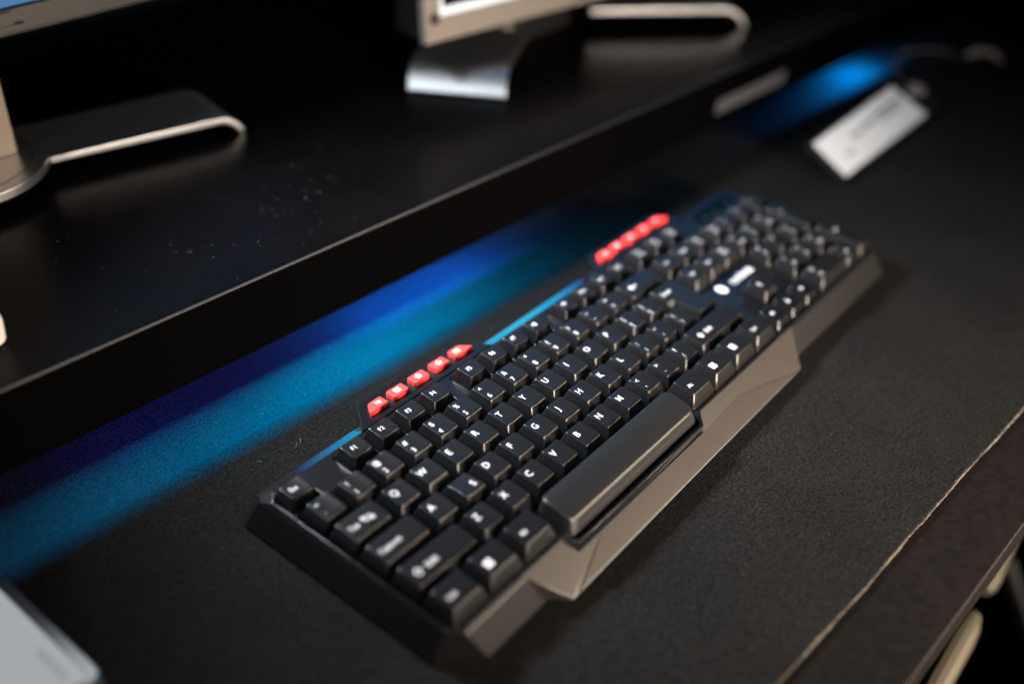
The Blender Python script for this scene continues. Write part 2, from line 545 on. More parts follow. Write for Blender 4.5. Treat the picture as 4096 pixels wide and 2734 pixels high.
# ------------------------------------------------------------------ setting: floor, desk
f = obj('floor', [(-1500, -2500, -740), (2500, -2500, -740), (2500, 2500, -740), (-1500, 2500, -740)], [(0, 1, 2, 3)], MAT['floor'], sharp=None)
f['kind'] = 'structure'

VF = -353.0                     # desk front edge in the desk frame
def dkbox(u0, v0, z0, u1, v1, z1):
    v, fc = box(u0, v0, z0, u1, v1, z1)
    return [dk(*p) for p in v], fc

desk = thing('desk', 'dark brown laminate desk with a narrow bare strip along its front edge', 'desk', dk(200, 0, -740))
o = obj('desk_top', *dkbox(-420, VF, -30, 1300, 520, -3.2), MAT['wood'], desk)
bevel_mesh(o.data, 0.9, 3)
for uu in (-400, 1270):
    for vv in (VF + 40, 490):
        o = obj('leg', *dkbox(uu - 15, vv - 15, -739.9, uu + 15, vv + 15, -30.2), MAT['black'], desk)

# ------------------------------------------------------------------ desk mat with a frayed front edge
def mat_front(u):
    x = dk(u, 0)[0]
    wob = 1.1 * math.sin(u * 0.031 + 0.6) + 0.6 * math.sin(u * 0.083) + 0.35 * math.sin(u * 0.21 + 1)
    y = -118.6 - 0.081 * (x - 150) + wob * 0.3
    return x, y
root = thing('desk_mat', 'black cloth desk mat with a frayed tan front edge lying under the keyboard', 'desk mat', (200, 0, -3))
N = 240
V, F = [], []
for i in range(N + 1):
    u = -400 + 1500 * i / N
    x, y = mat_front(u)
    bx, by, _ = dk(u, 120)
    V += [(x, y + 0.2, -3.1), (x, y, -0.7), (x, y + 0.7, 0.0), (bx, by, 0.0), (bx, by, -3.1)]
for i in range(N):
    for k in range(4):
        a = i * 5 + k
        F.append((a, a + 1, a + 6, a + 5))
obj('cloth', V, F, MAT['mat'], root, sharp=50)
# frayed edge: a lumpy bead of cut rubber and loose threads
pts, rad = [], []
for i in range(900):
    u = -380 + 900 * i / 899
    x, y = mat_front(u)
    pts.append((x, y - 0.1 + random.uniform(-0.18, 0.18), -1.1 + random.uniform(-0.25, 0.25)))
    rad.append(0.34 + 0.26 * random.random() + 0.25 * math.sin(i * 0.13) * math.sin(i * 0.037))
parts = [tube(pts, rad, 6)]
for i in range(260):
    u = random.uniform(-100, 480)
    x, y = mat_front(u)
    p = Vector((x, y + 0.2, -0.6 + random.random() * 0.5))
    d = Vector((random.uniform(-1, 1), random.uniform(-1.2, 0.5), random.uniform(0, 0.9))).normalized() * random.uniform(0.6, 1.6)
    parts.append(tube([p, p + d * 0.5 + Vector((0, 0, 0.15)), p + d], 0.09, 3))
o = obj('frayed_edge', *merge(parts), MAT['fray'], root)
o['label'] = 'frayed tan front edge of the mat'
# loose lint on the cloth
parts = []
for i in range(70):
    x, y = random.uniform(-80, 420), random.uniform(-110, 165)
    if -12 < x < 432 and -26 < y < 133:
        continue
    a = random.uniform(0, 6.28)
    L = random.uniform(0.15, 0.4)
    d = Vector((math.cos(a), math.sin(a), 0)) * L
    parts.append(tube([Vector((x, y, 0.08)) - d, (x, y, 0.22), Vector((x, y, 0.08)) + d], 0.06, 3))
for (x, y, a) in ((44, 148, 0.3), (47, 149.2, 0.9), (22, 152, 2.0)):
    d = Vector((math.cos(a), math.sin(a), 0)) * 1.4
    parts.append(tube([Vector((x, y, 0.1)) - d, (x + 0.4, y + 0.5, 0.5), Vector((x, y, 0.1)) + d], 0.12, 4))
o = obj('lint', *merge(parts), MAT['lint'], root)
o['kind'] = 'stuff'

# ------------------------------------------------------------------ monitor shelf
shelf = thing('monitor_shelf', 'black laminate monitor shelf raised above the back of the desk', 'shelf', dk(300, 150, -3))
o = obj('shelf_board', *dkbox(-420, 3.2, 48, 1150, 420, 66), MAT['shelf'], shelf)
o = obj('front_board', *dkbox(-420, 0, 22, 1150, 3.0, 66.25), MAT['edge'], shelf)
bevel_mesh(o.data, 0.9, 3)
o = obj('highlight_strip', *tube([dk(-420 + k * 78.5, 0.6, 66.0) for k in range(21)], 0.95, 10), MAT['highlight_strip'], shelf)  # rounded strip added to catch a highlight along the shelf edge
o = obj('light_baffle', *dkbox(-300, 30, 5, 1100, 32, 33.9), MAT['black'], shelf)  # unseen board added to block the cyan LED light near the shelf
o = obj('hidden_led_glow', *dkbox(55, 28.6, 8.5, 330, 29.9, 16), MAT['led'], shelf)  # unseen glowing strip added to be mirrored in the keyboard's rear strips
for uu in (-405, 380, 1120):
    obj('support', *dkbox(uu, 60, -3.0, uu + 18, 400, 47.9), MAT['black'], shelf)
V = [dk(494, -0.25, 33), dk(600, -0.25, 33), dk(602, -0.25, 44), dk(496, -0.25, 44)]
v, fc = merge([(V + [dk(494, 0.0, 33), dk(600, 0.0, 33), dk(602, 0.0, 44), dk(496, 0.0, 44)], [(0, 1, 2, 3), (0, 4, 5, 1), (1, 5, 6, 2), (2, 6, 7, 3), (3, 7, 4, 0)])])
o = obj('grey_strip', v, fc, MAT['label'], shelf, sharp=None)  # thin paler grey strip on the front board
o['label'] = 'light grey strip on the front board of the shelf'

# dust on the shelf top
parts = []
for i in range(380):
    if i < 230:
        x, y = random.gauss(110, 75), random.gauss(262, 38)
    else:
        x, y = random.uniform(-60, 520), random.uniform(190, 420)
    u, v = (x - OX) * CA + (y - OY) * SA, -(x - OX) * SA + (y - OY) * CA
    if not (4 < v < 400):
        continue
    r = random.choice((0.10, 0.12, 0.15, 0.2)) * random.uniform(0.7, 1.2)
    a = random.uniform(0, 6.28)
    st = random.uniform(1, 3.2) if random.random() < 0.25 else 1.2
    c, s = math.cos(a), math.sin(a)
    ring = [(x + c * px * r * st - s * py * r, y + s * px * r * st + c * py * r) for px, py in ((1, 0), (0.2, 0.9), (-1, 0.3), (-0.5, -0.9))]
    vv = [(p[0], p[1], 66.02) for p in ring] + [(x, y, 66.02 + r * 0.8)]
    parts.append((vv, [(0, 1, 4), (1, 2, 4), (2, 3, 4), (3, 0, 4)]))
o = obj('dust', *merge(parts), MAT['dust'], sharp=None)
o['kind'] = 'stuff'
o['label'] = 'fine white dust specks on the black shelf'
o['category'] = 'dust'

# ------------------------------------------------------------------ keyboard
kb = thing('keyboard', 'black gaming keyboard with white legends and red media buttons lying on the mat', 'keyboard', (210, 55, 0))
KB = Vector((210, 55, 0))

def kloc(x, y, z=0):
    return (x - KB.x, y - KB.y, z)

# lower shell: bottom outline, waist, top outline (plate edge) plus the sloping rear strip
bot = [(7, -13.2), (427, -13.8), (433, -4), (433, 118), (427, 124), (-9.2, 124.4), (-11.6, 121.5), (-10.8, 1.6)]
mid = [(7, -13.6), (427, -14.2), (433.4, -4), (433.4, 118), (427, 124.4), (-9.4, 124.8), (-12, 121.5), (-11.2, 1.6)]
top = [(0.2, -6.6), (420.5, -6.8), (426.0, -1), (427.0, 116.6), (421.5, 121.7), (-1.0, 121.7), (-5.6, 116.6), (-5.0, 1.2)]
inn = [(1.2, -4.5), (420.0, -4.7), (424.2, -0.5), (424.2, 109.5), (420, 114.0), (1.2, 114.0), (-4.0, 108.4), (-4.0, 1.4)]
def ring(p, zs):
    return [(q[0], q[1], z) for q, z in zip(p, zs if isinstance(zs, (list, tuple)) else [zs] * 8)]
ztop = [17.2, 17.2, 17.6, 15.6, 15.0, 15.0, 15.6, 17.6]
rings = [ring(bot, 0.0), ring(mid, 1.2), ring(top, ztop), ring(inn, 18.75), ring([(a + (210 - a) * 0.01, b + (55 - b) * 0.03) for a, b in inn], 14.0)]
v, fc = loft(rings, cap_bottom=True)
o = obj('shell', v, fc, MAT['shell'], kb)
bevel_mesh(o.data, 0.35, 2, 12)

zr = lambda y, dz: 18.75 - (y - 114.0) * (3.75 / 7.7) + dz
for x0, x1 in ((1.5, 59.0), (161.8, 264.6), (367.5, 420.0)):
    q = [(x0, 114.25), (x1, 114.25), (x1, 121.5), (x0, 121.5)]
    obj('rear_strip', *loft([[(x, y, zr(y, -0.3)) for x, y in q], [(x, y, zr(y, 0.08)) for x, y in q]]), MAT['strip'], kb, sharp=None)
NAVX, NUMX = 15.222, 18.318
FY = 98.2
def rr(x0, y0, x1, y1, r=1.2):
    return list(reversed(round_poly([(x0, y0), (x1, y0), (x1, y1), (x0, y1)], r, 4)))
outer = [(1.2, -4.5), (67.8, -4.6), (71.2, -12.6), (181.5, -12.7), (190.5, -4.9), (420.0, -4.7), (424.2, -0.5), (424.2, 109.5), (420, 114.0), (1.2, 114.0), (-4.0, 108.4), (-4.0, 1.4)]
XM1 = 15 * U - 19.05 + 12.4 + 3.2
holes = [list(reversed(round_poly([(-3.2, -2.7), (69.2, -2.7), (72.4, -10.9), (180.6, -11.0), (188.6, -2.7), (XM1, -2.7), (XM1, 94.0), (-3.2, 94.0)], 1.0, 3)))]
nx = NAVX * U
holes.append(rr(nx - 3.2, 3 * U - 2.8, nx + 2 * U + 12.4 + 3.2, 94.0))
holes.append(list(reversed(round_poly([(nx - 3.2, -2.7), (nx + 2 * U + 15.6, -2.7), (nx + 2 * U + 15.6, 16.4), (nx + U + 15.6, 16.4), (nx + U + 15.6, U + 16.2), (nx + U - 3.2, U + 16.2), (nx + U - 3.2, 16.4), (nx - 3.2, 16.4)], 0.8, 3))))
nm = NUMX * U
holes.append(rr(nm - 3.2, -2.7, nm + 3 * U + 12.4 + 3.2, 94.0))
fx = [0, 2, 3, 4, 5, 6.5, 7.5, 8.5, 9.5, 11, 12, 13, 14] + [NAVX, NAVX + 1, NAVX + 2]
for x in fx:
    holes.append(rr(x * U - 3.05, FY - 2.9, x * U + 12.4 + 3.05, FY + 12.9, 1.6))
me = flat_with_holes('top_plate', outer, holes, 9.0, 19.0, 0.3)
o = link('top_plate', me, MAT['plate'], kb, (-KB.x, -KB.y, 0))

# wrist trim: faceted strip sloping to the front
tv = [(38.9, -4.75, 18.7), (67.6, -4.85, 18.7), (71.0, -12.85, 13.6), (181.7, -12.95, 13.6), (190.8, -5.1, 18.6), (298.3, -5.1, 18.6),     # 0-5 rear
      (280.8, -23.0, 5.4), (53.2, -23.9, 5.4),                                                                                        # 6-7 front tips
      (84.0, -14.6, 10.7), (223.0, -11.0, 13.2),                                                                                      # 8-9 crease ends
      (58.5, -23.9, 5.7), (275.0, -23.1, 5.7)]                                                                                        # 10-11 front of the middle facet
tf = [(0, 7, 8, 2, 1), (7, 10, 8), (8, 10, 11, 9, 3, 2), (9, 11, 6), (9, 6, 5, 4, 3)]
nb = len(tv)
low = [(x * 0.995 + 0.8, y + 1.2, 2.4 if y < -20 else 3.0) for x, y, z in tv]
loop = [0, 7, 10, 11, 6, 5, 4, 3, 2, 1]
tv2 = tv + low
for a, b in zip(loop, loop[1:] + loop[:1]):
    tf.append((a, b, b + nb, a + nb))
tf.append(tuple(i + nb for i in loop))
o = obj('wrist_trim', tv2, tf, MAT['trim'], kb)
bevel_mesh(o.data, 0.45, 2, 5)
o['label'] = 'faceted strip along the keyboard front, warm reflected light put into its colour'

# raised pods and their red buttons
ICONS = [['mute', 'calc', 'disc', 'home', 'mail'], ['prev', 'stop', 'play', 'next', 'vol']]
for p, dx in enumerate((0.0, 206.0)):
    pod = [(58.2 + dx, 113.7), (160.8 + dx, 113.5), (146.4 + dx, 130.9), (71.2 + dx, 130.9)]
    o = obj('button_pod', *prism(pod, 3.0, 19.7, 0.5), MAT['plate'], kb)
    shapes = [[(69.2, 118.5), (82.2, 118.5), (82.2, 125.0), (73.2, 125.0)]]
    for k in range(3):
        x = 86.2 + k * 16.15
        shapes.append([(x, 118.5), (x + 11.3, 118.5), (x + 11.3, 125.0), (x, 125.0)])
    shapes.append([(134.7, 118.5), (149.0, 118.5), (143.6, 125.0), (134.7, 125.0)])
    for k, sh in enumerate(shapes):
        sh = [(a + dx, b) for a, b in sh]
        o = obj('media_button', *prism(sh, 19.0, 22.4, 0.5, 1.0, 3), MAT['red'], kb)
        cx = sum(q[0] for q in sh) / 4 - KB.x + (1.0 if k == 0 else (-1.6 if k == 4 else 0))
        iv, ifc = icon(ICONS[p][k])
        link('icon', make_mesh('icon', [(a * 0.92 + cx, b * 0.92 + 121.9 - KB.y, 22.44) for a, b in iv], ifc, None), MAT['white' if p else 'redprint'], o)

# indicator window
o = obj('indicator_window', *prism([(368, 98.2), (419, 98.4), (419, 109.0), (371, 109.0)], 17.5, 19.35, 0.3, 1.2), MAT['window'], kb)
for x in (377, 391.5, 407):
    link('indicator_symbol', make_mesh('indicator_symbol', *(lambda vf: ([(a * 0.6 + x - KB.x, b * 0.6 + 101.2 - KB.y, 19.4) for a, b in vf[0]], vf[1]))(strokes([[(-1.6, -1.6), (1.6, -1.6), (1.6, 1.6), (-1.6, 1.6), (-1.6, -1.6)]], 0.7)), None), MAT['print'], o)

# logo between the navigation keys and the arrows
emb = [(3.7 * math.cos(t * math.pi / 14), 4.3 * math.sin(t * math.pi / 14)) for t in range(28)]
logo = merge2([shift2((emb, [tuple(range(28))]), 303.6, 45.9), shift2(text_outline('romimus', 6.4, 0.035, 0.80), 327.5, 46.0)])
link('logo', make_mesh('logo', [(a - KB.x, b - KB.y, 19.06) for a, b in logo[0]], logo[1], None), MAT['white'], kb)

# ---- keycaps
TOPW, TOPD, RISE = 12.4, 13.2, 0.9
_km = {}
def key_mesh(w, d, ztop, rise, dish, zbase, extra_front=0.0):
    """one keycap with its origin at the front left corner of the top face"""
    k = (round(w, 3), round(d, 3), ztop, rise, dish, zbase)
    if k in _km:
        return _km[k]
    sub = [max(6, int(w / 2.6)), 3, max(6, int(w / 2.6)), 3]
    base = [(-2.7, -2.6), (w + 2.7, -2.6), (w + 2.7, d + 2.0), (-2.7, d + 2.0)]
    def lerp(t):
        t0 = [(0, 0), (w, 0), (w, d), (0, d)]
        return [(a[0] + (b[0] - a[0]) * t, a[1] + (b[1] - a[1]) * t) for a, b in zip(base, t0)]
    def dz(x):
        if w > 16:
            e = min(x, w - x)
            return -dish * min(1.0, max(0.0, e / 6.0))
        t = (2 * x / w - 1)
        return -dish * max(0.0, 1 - t * t)
    def zt(x, y):
        return ztop + rise * y / d + dz(min(max(x, 0), w))
    rings = []
    r0 = round_poly(base, 1.5, 4, sub)
    rings.append([(x, y, zbase) for x, y in r0])
    rings.append([(x, y, zt(x, y) - 6.4) for x, y in r0])
    r1 = round_poly(lerp(0.5), 1.5, 4, sub)
    rings.append([(x, y, zt(x, y) - 3.3) for x, y in r1])
    r2 = round_poly(lerp(0.94), 1.4, 4, sub)
    rings.append([(x, y, zt(x, y) - 0.55) for x, y in r2])
    for ins, dzz in ((-0.02, -0.22), (0.16, -0.06), (0.42, 0.0)):
        q = [(ins, ins), (w - ins, ins), (w - ins, d - ins), (ins, d - ins)]
        rings.append([(x, y, zt(x, y) + dzz) for x, y in round_poly(q, 1.4, 4, sub)])
    for t in (0.25, 0.55, 0.85):
        q = round_poly([(0.42, 0.42), (w - 0.42, 0.42), (w - 0.42, d - 0.42), (0.42, d - 0.42)], 1.4, 4, sub)
        hw, hd = w / 2, d / 2
        rr_ = []
        for x, y in q:
            y2 = hd + (y - hd) * (1 - t)
            rr_.append((x, y2, zt(x, y2)) if False else (hw + (x - hw) * (1 - t * (d / max(w, d))), y2, 0))
        rings.append([(x, y, zt(x, y)) for x, y, _ in rr_])
    v, fc = loft(rings)
    me = make_mesh('keycap', v, fc, 50)
    _km[k] = me
    return me

def lshape_mesh():
    """tall Enter key: 1.5 units wide above, 1.25 below; origin at the upper part's front left top corner"""
    W1, W2 = 0.5 * U + TOPW, 0.25 * U + TOPW
    dx = 0.25 * U
    t0 = [(dx, -U), (W1, -U), (W1, TOPD), (0, TOPD), (0, 0), (dx, 0)]
    base = [(dx - 2.7, -U - 2.2), (W1 + 2.7, -U - 2.2), (W1 + 2.7, TOPD + 2.2), (-2.7, TOPD + 2.2), (-2.7, -2.2), (dx - 2.7, -2.2)]
    def mix(t, ins=0):
        o_ = [(a[0] + (b[0] - a[0]) * t, a[1] + (b[1] - a[1]) * t) for a, b in zip(base, t0)]
        if ins:
            s = [(1, 1), (-1, 1), (-1, -1), (1, -1), (1, 1), (1, 1)]
            o_ = [(p[0] + q[0] * ins, p[1] + q[1] * ins) for p, q in zip(o_, s)]
        return o_
    def z(y):
        return 27.0 + RISE * max(0, y) / TOPD
    R = [[(x, y, 15.0) for x, y in round_poly(mix(0), 1.0, 4)],
         [(x, y, z(y) - 6.4) for x, y in round_poly(mix(0), 1.0, 4)],
         [(x, y, z(y) - 0.5) for x, y in round_poly(mix(0.93), 1.2, 4)],
         [(x, y, z(y) - 0.15) for x, y in round_poly(mix(1.0), 1.2, 4)],
         [(x, y, z(y)) for x, y in round_poly(mix(1.0, 0.4), 1.2, 4)]]
    v, fc = loft(R)
    return make_mesh('keycap_enter', v, fc, 50)

ZB = 15.0
def add_key(x, y, w=1.0, legends=(), kind='main', flip=False, label=None, deep=0):
    """legends: (outline, dx, dy) in the key's top-face millimetres"""
    tw = (w - 1) * U + TOPW
    d, zt, rise, dish, m = TOPD + deep * U, 27.0, RISE, 0.45, MAT['key']
    if kind == 'function':
        d, zt, rise, dish = 10.0, 25.0, 1.0, 0.35
    if kind == 'arrow':
        zt, m = 23.4, MAT['key_gloss']
    if w > 1.1 or deep:
        dish = 0.0
    if kind == 'enter':
        me = lshape_mesh()
        dish = 0
    else:
        me = key_mesh(tw, d, zt, rise, dish, ZB)
    if flip:
        o = link('key', me, m, kb, kloc(x + tw, y + d), math.pi)
    else:
        o = link('key', me, m, kb, kloc(x, y))
    if kind != 'enter':        # caps sit a touch unevenly
        o.rotation_euler.x += random.uniform(-0.008, 0.008)
        o.rotation_euler.y += random.uniform(-0.006, 0.006)
        o.rotation_euler.z += random.uniform(-0.006, 0.006)
        o.location.z += random.uniform(-0.2, 0.15) * S
    if label:
        o['label'] = label
    for vf, lx, ly in legends:
        V = []
        for a, b in vf[0]:
            px, py = a + lx, b + ly
            t = 2 * px / tw - 1
            dzv = -dish * min(1.0, max(0, min(px, tw - px) / 6.0)) if tw > 16 else -dish * max(0, 1 - t * t)
            V.append((px, py, zt + rise * max(0, py) / d + dzv + 0.05))
        link('legend', make_mesh('legend', V, vf[1], None), MAT['white'], o)
    return o

def L(ch):
    return [(text_outline(ch, 3.9, 0.004), 3.3, 8.4)]
def P(hi, lo, ch=3.2):
    return [(text_outline(hi, ch, 0.004), 2.9, 9.7), (text_outline(lo, ch, 0.004), 2.9, 3.3)]
def T(s, lx=4.8, ly=5.6, cap=2.5, sq_=0.92):
    return [(text_outline(s, cap, 0.004, sq_), lx, ly)]

nums = ['~`', '!1', '@2', '#3', '$4', '%5', '^6', '&7', '*8', '(9', ')0', '_-', '+=']
for i, s in enumerate(nums):
    add_key(i * U, 4 * U, 1, P(s[0], s[1]))
add_key(13 * U, 4 * U, 2, [(icon('back'), 8.2, 6.2)])
add_key(0, 3 * U, 1.5, [(text_outline('Tab', 2.7, 0.004), 5.0, 6.4), (icon('tab'), 13.2, 6.4)])
for i, c in enumerate('QWERTYUIOP'):
    add_key((1.5 + i) * U, 3 * U, 1, L(c))
add_key(11.5 * U, 3 * U, 1, P('{', '['))
add_key(12.5 * U, 3 * U, 1, P('}', ']'))
add_key(13.5 * U, 3 * U, 1.5, [(text_outline('Enter', 3.0, 0.004), 7.2, 6.6)], kind='enter', label='tall L-shaped Enter key')
add_key(0, 2 * U, 1.75, [(text_outline('CapsLock', 2.7, 0.004, 0.86), 8.4, 6.4)])
for i, c in enumerate('ASDFGJHKL'):
    k = add_key((1.75 + i) * U, 2 * U, 1, L(c), flip=(c == 'S'),
                label={'S': 'letter S keycap fitted upside down', 'J': 'letter J keycap swapped into the place of H', 'H': 'letter H keycap swapped into the place of J'}.get(c))
    if c in 'FJ':
        bv, bf = prism([(4.2, 1.3), (7.4, 1.3), (7.4, 1.9), (4.2, 1.9)], 26.6, 26.98, 0.1)
        link('homing_bar', make_mesh('homing_bar', bv, bf, None), MAT['key'], k)
add_key(10.75 * U, 2 * U, 1, P(':', ';'))
add_key(11.75 * U, 2 * U, 1, P('"', "'"))
add_key(12.75 * U, 2 * U, 1, P('|', '\\'))
def shift_legend(x):
    return [(icon('shift'), x, 6.0), (text_outline('Shift', 3.0, 0.004, 0.95), x + 8.2, 6.0)]
add_key(0, U, 2.25, shift_legend(5.2))
for i, c in enumerate('ZXCVBNM'):
    add_key((2.25 + i) * U, U, 1, L(c))
for i, s in enumerate(('<,', '>.', '?/')):
    add_key((9.25 + i) * U, U, 1, P(s[0], s[1]))
add_key(12.25 * U, U, 2.75, shift_legend(6.6))
add_key(0, 0, 1.25, T('Ctrl'))
add_key(1.25 * U, 0, 1.25, [(icon('win'), 4.8, 5.4)])
add_key(2.5 * U, 0, 1.25, T('Alt'))
add_key(10 * U, 0, 1.25, T('Alt'))
add_key(11.25 * U, 0, 1.25, [(icon('win'), 4.8, 5.2)])
add_key(12.5 * U, 0, 1.25, [(icon('menu'), 4.6, 5.8)])
add_key(13.75 * U, 0, 1.25, T('Ctrl'))

# space bar: longer, taller and set forward into the trim
def space_mesh():
    w, d = 108.6, 18.4
    base = [(-2.2, -3.4), (w + 3.4, -3.4), (w + 2.2, d + 2.0), (-2.2, d + 2.0)]
    t0 = [(0, 0), (w, 0), (w, d), (0, d)]
    sub = [24, 4, 24, 4]
    def zt(y):
        t = y / d
        return 28.4 - 3.0 * max(0.0, 1 - t / 0.8) ** 2
    R = [[(x, y, ZB) for x, y in round_poly(base, 5.0, 6, sub)]]
    lp = [(a[0] + (b[0] - a[0]) * 0.9, a[1] + (b[1] - a[1]) * 0.9) for a, b in zip(base, t0)]
    R.append([(x, y, zt(max(0, y)) - 1.0) for x, y in round_poly(lp, 5.0, 6, sub)])
    for ins, dz in ((0.05, -0.5), (0.3, -0.15), (0.8, 0.0)):
        q = [(ins, ins), (w - ins, ins), (w - ins, d - ins), (ins, d - ins)]
        R.append([(x, y, zt(y) + dz) for x, y in round_poly(q, 4.6, 6, sub)])
    for t in (0.2, 0.4, 0.6, 0.8):
        q = round_poly([(0.8, 0.8), (w - 0.8, 0.8), (w - 0.8, d - 0.8), (0.8, d - 0.8)], 4.6, 6, sub)
        R.append([(w / 2 + (x - w / 2) * (1 - t * 0.16), d / 2 + (y - d / 2) * (1 - t), 0) for x, y in q])
        R[-1] = [(x, y, zt(y)) for x, y, _ in R[-1]]
    v, fc = loft(R)
    return make_mesh('space_bar', v, fc, 60)
o = link('space_bar', space_mesh(), MAT['space'], kb, kloc(73.4, -5.6))

# function row
names = ['Esc', 'F1', 'F2', 'F3', 'F4', 'F5', 'F6', 'F7', 'F8', 'F9', 'F10', 'F11', 'F12']
for x, n in zip(fx, names):
    add_key(x * U, FY, 1, [(text_outline(n, 2.7, 0.004, 0.95), 4.9, 5.5)], kind='function')
for k, (a, b) in enumerate((('Print', 'Screen'), ('Scroll', 'Lock'), ('Pause', 'Break'))):
    add_key((NAVX + k) * U, FY, 1, [(text_outline(a, 2.0, 0.004, 0.85), 5.4, 7.2), (text_outline(b, 2.0, 0.004, 0.85), 5.4, 3.6)], kind='function')
# navigation block
def two(a, b):
    return [(text_outline(a, 2.3, 0.004, 0.85), 5.4, 8.6), (text_outline(b, 2.3, 0.004, 0.85), 5.4, 4.6)]
for k, lg in enumerate((T('Ins', 5, 6.6), T('Home', 5.6, 6.6, 2.5, 0.85), two('Page', 'Up'))):
    add_key((NAVX + k) * U, 4 * U, 1, lg)
for k, lg in enumerate((T('Del', 5, 6.6), T('End', 5, 6.6), two('Page', 'Down'))):
    add_key((NAVX + k) * U, 3 * U, 1, lg)
add_key((NAVX + 1) * U, U, 1, [(icon('up'), 4.4, 7.0)])
for k, n in enumerate(('left', 'down', 'right')):
    add_key((NAVX + k) * U, 0, 1, [(icon(n), 5.0, 7.0)], kind='arrow', label='low arrow key pointing ' + n)
# number pad
add_key(NUMX * U, 4 * U, 1, two('Num', 'Lock'))
for k, c in enumerate('/*-'):
    add_key((NUMX + 1 + k) * U, 4 * U, 1, [(text_outline(c, 3.4, 0.004), 3.4, 7.4)])
sub = {'7': 'Home', '8': None, '9': 'PgUp', '4': None, '5': None, '6': None, '1': 'End', '2': None, '3': 'PgDn'}
arr = {'8': 'up', '4': 'left', '6': 'right', '2': 'down'}
for r_, row in ((3, '789'), (2, '456'), (1, '123')):
    for k, c in enumerate(row):
        lg = [(text_outline(c, 3.1, 0.004), 3.0, 9.8)]
        if sub[c]:
            lg.append((text_outline(sub[c], 2.2, 0.004, 0.85), 4.6, 3.6))
        if c in arr:
            lg.append((shift2((([(a * 0.75, b * 0.75) for a, b in icon(arr[c])[0]]), icon(arr[c])[1]), 0, 0), 3.0, 3.8))
        add_key((NUMX + k) * U, r_ * U, 1, lg)
add_key((NUMX + 3) * U, 2 * U, 1, [(text_outline('+', 3.6, 0.004), 3.4, 22.0)], deep=1)
add_key((NUMX + 3) * U, 0, 1, [(text_outline('Enter', 2.3, 0.004, 0.85), 5.6, 21.0)], deep=1)
add_key(NUMX * U, 0, 2, [(text_outline('0', 3.1, 0.004), 3.0, 9.8), (text_outline('Ins', 2.3, 0.004), 4.0, 3.6)])
add_key((NUMX + 2) * U, 0, 1, [(text_outline('.', 3.1, 0.03), 3.0, 9.8), (text_outline('Del', 2.3, 0.004), 4.2, 3.6)])

# ------------------------------------------------------------------ monitors
ZS = 66.3
def foot_leg(name, f_in, f_out, b_in, b_out, zt, mat, parent, thick=4.0):
    """flat metal strip whose outer end curls down to the shelf; f = front edge, b = rear edge"""
    fi, fo, bi, bo = (Vector((*p, 0)) for p in (f_in, f_out, b_in, b_out))
    width = (bo - fo)
    out = Vector((width.y, -width.x, 0)).normalized()
    if out.dot(fo - fi) < 0:
        out = -out
    H = zt - thick / 2 - ZS
    prof = []
    n = 12
    R_ = min(H * 1.5, 22.0)
    for k in range(n + 1):
        a = k / n * math.radians(58)
        prof.append((R_ * math.sin(a) * 1.1, -R_ * (1 - math.cos(a))))
    last = prof[-1]
    dirv = Vector((math.cos(math.radians(58)) * 1.1, -math.sin(math.radians(58)))).normalized()
    t = (H - thick * 0.1 + last[1]) / -dirv.y
    prof.append((last[0] + dirv.x * t, last[1] + dirv.y * t))
    top_ = []
    rows = [(fi.lerp(fo, s), bi.lerp(bo, s), 0.0) for s in (0, 0.25, 0.5, 0.75)]
    rows += [(fo + out * px, bo + out * px, pz) for px, pz in prof]
    # offset profile for thickness
    V, F = [], []
    m = len(rows)
    mids = [((a + b) / 2, z) for a, b, z in rows]
    for i, (a, b, z) in enumerate(rows):
        i0, i1 = max(0, i - 1), min(m - 1, i + 1)
        d = (mids[i1][0] - mids[i0][0]).length
        dzz = mids[i1][1] - mids[i0][1]
        nrm = Vector((out.x * -dzz, out.y * -dzz, d)).normalized()
        for p in (a, b):
            q = Vector((p.x, p.y, zt - thick / 2 + z))
            V.append(tuple(q + nrm * thick / 2))
            V.append(tuple(q - nrm * thick / 2))
    for i in range(m - 1):
        a, b = i * 4, i * 4 + 4
        F += [(a, a + 2, b + 2, b), (a + 1, b + 1, b + 3, a + 3), (a, b, b + 1, a + 1), (a + 2, a + 3, b + 3, b + 2)]
    F += [(0, 1, 3, 2), ((m - 1) * 4, (m - 1) * 4 + 2, (m - 1) * 4 + 3, (m - 1) * 4 + 1)]
    o = obj(name, V, F, mat, parent)
    bevel_mesh(o.data, 0.7, 3, 50)
    return o

